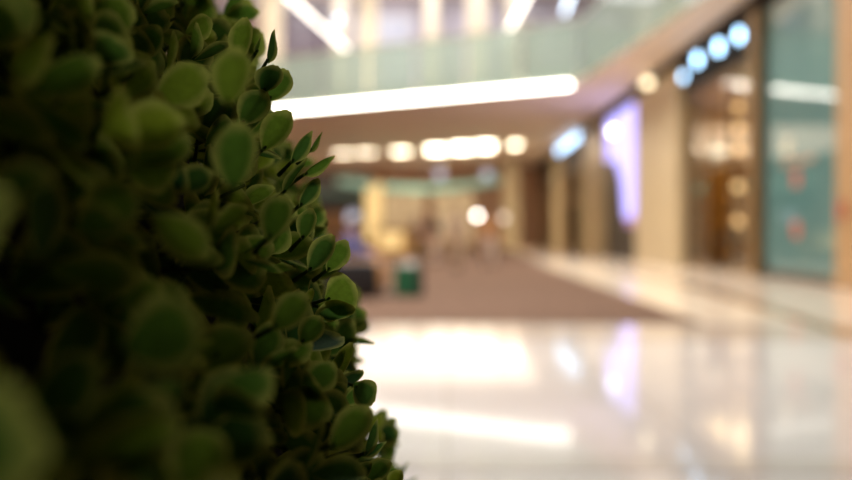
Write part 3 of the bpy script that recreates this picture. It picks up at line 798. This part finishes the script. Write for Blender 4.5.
def norm(v): return v / np.linalg.norm(v)
def sprig(lm, stems, base, axis, T, scale, npairs, r):
    side = norm(np.cross(axis, r.normal(size=3)))
    L = 0.056 * scale
    az0 = r.uniform(0, 6.28)
    bend = r.normal(size=3) * 0.12
    s2 = np.cross(axis, side)
    tint0 = np.clip(r.normal(.36, .28), 0, 1)
    for k in range(npairs):
        h = (0.25 + 0.75 * k / max(1, npairs - 1)) * L
        tilt = R(78 - 44 * k / max(1, npairs - 1)) + r.normal(0, .13)
        size = (1.0 - 0.38 * k / max(1, npairs - 1)) * scale * r.uniform(.85, 1.12)
        for q in (0, 1):
            az = az0 + k * 1.571 + q * 3.1416 + r.normal(0, .2)
            rad = math.cos(az) * side + math.sin(az) * s2
            ax = norm(axis + bend * k)
            d = ax * math.cos(tilt) + rad * math.sin(tilt)
            nn = ax * math.sin(tilt) - rad * math.cos(tilt)
            p = base + ax * h + rad * .0015
            lm.leaf(T, p - H0, d, nn, 0.0430 * size, 0.0365 * size * r.uniform(.85, 1.1), np.clip(tint0 + r.normal(0, .12) + .12 * k / npairs, 0, 1), r.uniform(.6, 1.5))
    if stems is not None: stems.append((base - axis * .03, base + axis * L * .95))

N = 13500
i = np.arange(N) + .5
ph = np.arccos(1 - 2 * i / N); th = np.pi * (1 + 5 ** .5) * i
NRM = np.stack([np.cos(th) * np.sin(ph), np.sin(th) * np.sin(ph), np.cos(ph)], 1)
rest = LeafMesh(); rest_stems = []
picked = []
for k in range(N):
    n = NRM[k] + rng.normal(0, .008, 3); n = norm(n)
    wob = 0.016 * (math.sin(9 * n[0] + 4 * n[2]) + math.sin(13 * n[2] + 5 * n[1])) * .5
    p = HC + n * (HR - 0.088 + wob + rng.normal(0, .006))
    if p[2] < 0.30: continue
    toc = CAM - p
    vis = p[1] > .05
    if vis:
        X, Y = px(p); fac = float(np.dot(n, toc / np.linalg.norm(toc)))
        vis = -160 < X < 520 and -130 < Y < 620 and fac > -.30
    axis = norm(n * .8 + np.array([0, 0, .35]) + rng.normal(0, .28, 3))
    if vis:
        inframe = -10 < X < 470 and -10 < Y < 490 and fac > -.05
        picked.append((float(np.linalg.norm(toc)) if inframe else 9.0, p, axis, rng.uniform(.85, 1.12), int(rng.integers(3, 5))))
    else:
        sprig(rest, None, p, axis, T_COARSE, 1.3, 3, rng)
picked.sort(key=lambda a: a[0])
def build_sprig(lm, stems):
    o = lm.build('leaf_sprig', M['leaf'], hedge)
    b = MB()
    for a_, c_ in stems: b.tube(a_ - H0, c_ - H0, .0016, .001, 7)
    b.build('stem', M['twig'], o, True)
    return o

# leaves standing out against the light at the hedge's edge: base px, tip px, width px, distance, share of leaf seen face-on, tint, kind
HERO = [
    [((267, 62), (271, 29), 11, .53, .55, .15, 'l'), ((256, 52), (261, 37), 6, .53, .4, .5, 'l')],
    [((268, 100), (286, 70), 30, .52, .95, .55, 'r'), ((262, 92), (276, 66), 28, .51, .8, .1, 'r')],
    [((238, 62), (246, 18), 24, .50, .8, .7, 'r'), ((240, 124), (266, 92), 32, .505, .85, .35, 'r')],
    [((226, 105), (238, 48), 42, .37, .9, .75, 'r')],
    [((262, 150), (290, 112), 30, .505, .85, .65, 'r')],
    [((232, 190), (240, 122), 46, .36, .9, .45, 'r')],
    [((291, 163), (310, 130), 15, .525, .8, .2, 'l'), ((309, 152), (320, 131), 7, .54, .4, .45, 'l')],
    [((303, 175), (333, 154), 12, .53, .55, .55, 'l'), ((282, 194), (309, 160), 11, .52, .4, .25, 'l'), ((299, 207), (317, 178), 17, .525, .8, .15, 'r')],
    [((302, 240), (312, 209), 20, .52, .85, .35, 'r'), ((308, 272), (334, 236), 24, .515, .9, .25, 'r')],
    [((327, 272), (345, 240), 23, .53, .9, .6, 'r'), ((325, 300), (356, 288), 46, .53, .95, .7, 'r'), ((318, 305), (337, 318), 22, .535, .8, .8, 'r')],
    [((308, 305), (312, 289), 9, .50, .7, .95, 'r')],
    [((338, 378), (353, 344), 16, .53, .6, .85, 'r'), ((336, 374), (344, 352), 12, .525, .5, .9, 'r')],
    [((354, 384), (372, 404), 30, .53, .9, .25, 'r'), ((340, 392), (362, 372), 20, .54, .4, .05, 'r')],
    [((365, 457), (375, 419), 11, .525, .55, .2, 'l'), ((363, 457), (385, 441), 9, .53, .55, .1, 'l')],
    [((360, 484), (392, 464), 22, .53, .8, .45, 'r'), ((388, 490), (402, 472), 16, .535, .9, 1.0, 'r'), ((352, 488), (372, 464), 16, .53, .7, .4, 'r')],
    [((330, 450), (372, 410), 36, .42, .9, .6, 'r')],
    [((322, 410), (346, 385), 22, .48, .8, .3, 'r')],
    [((268, 240), (284, 196), 34, .42, .9, .55, 'r')],
    [((272, 330), (308, 296), 34, .41, .9, .6, 'r')],
    [((300, 345), (322, 318), 26, .48, .85, .5, 'r')],
    [((120, 350), (200, 325), 84, .27, .95, .45, 'r')],
    [((100, 470), (170, 400), 86, .27, .9, .05, 'r')],
    [((200, 430), (240, 370), 44, .33, .85, .1, 'r')],
    [((150, 215), (205, 260), 44, .32, .9, .75, 'r')],
]
for cl in HERO:
    lm = LeafMesh(); st = []
    for (b, t_, wpx, D, fo, tint, kd) in cl:
        B = at(*b, D); T_ = at(*t_, D + (.006 if fo > .6 else .012))
        d = T_ - B
        L = np.linalg.norm(d)
        view = norm(CAM - (B + T_) / 2)
        x = norm(np.cross(norm(d), view))
        ang = math.acos(min(1, fo)) * (1 if (int(b[0]) % 2) else -1)
        nn = view * math.cos(ang) + x * math.sin(ang)
        lm.leaf(T_FINE if kd == 'r' else T_LANCE, B - H0, d, nn, L, wpx / 800 * D / max(.5, fo), tint, 0.8)
        inward = norm(HC - B)
        st.append((B + inward * .010 + np.array([0, .012, 0]) - norm(d) * .004, B + norm(d) * .003))
    build_sprig(lm, st)
nh = len(HERO)
for k, (dist, p, axis, sc_, npair) in enumerate(picked):
    if k < 99 - nh:
        lm = LeafMesh(); st = []
        sprig(lm, st, p, axis, T_FINE, sc_, npair, rng)
        build_sprig(lm, st)
    else:
        sprig(rest, rest_stems, p, axis, T_FINE, sc_, npair, rng)
ro = rest.build('foliage', M['leaf'], hedge); ro['kind'] = 'stuff'
tw = MB()
for a_, c_ in rest_stems: tw.tube(a_ - H0, c_ - H0, .0016, .001, 5)
two = tw.build('twigs', M['twig'], hedge, True); two['kind'] = 'stuff'
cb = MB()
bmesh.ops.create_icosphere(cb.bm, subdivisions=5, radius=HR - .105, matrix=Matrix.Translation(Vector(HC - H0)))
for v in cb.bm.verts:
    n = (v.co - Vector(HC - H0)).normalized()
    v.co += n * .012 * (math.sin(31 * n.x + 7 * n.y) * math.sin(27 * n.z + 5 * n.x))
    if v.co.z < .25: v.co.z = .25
cb.build('inner_shade_core', M['core'], hedge, True)  # near-black body painted as the shade between the leaves
pl = thing('planter', 'low round grey planter holding the hedge', 'planter', (HC[0], HC[1], 0.013))
MB().lathe([(.0, .0), (1.05, 0), (1.10, .04), (1.24, .22), (1.24, .24), (1.17, .24), (1.16, .18), (0, .18)], seg=64).build('bowl', M['planter'], pl, True)
MB().lathe([(0, .17), (1.165, .17), (1.165, .2), (0, .215)], seg=64).build('soil', M['soil'], pl, True)
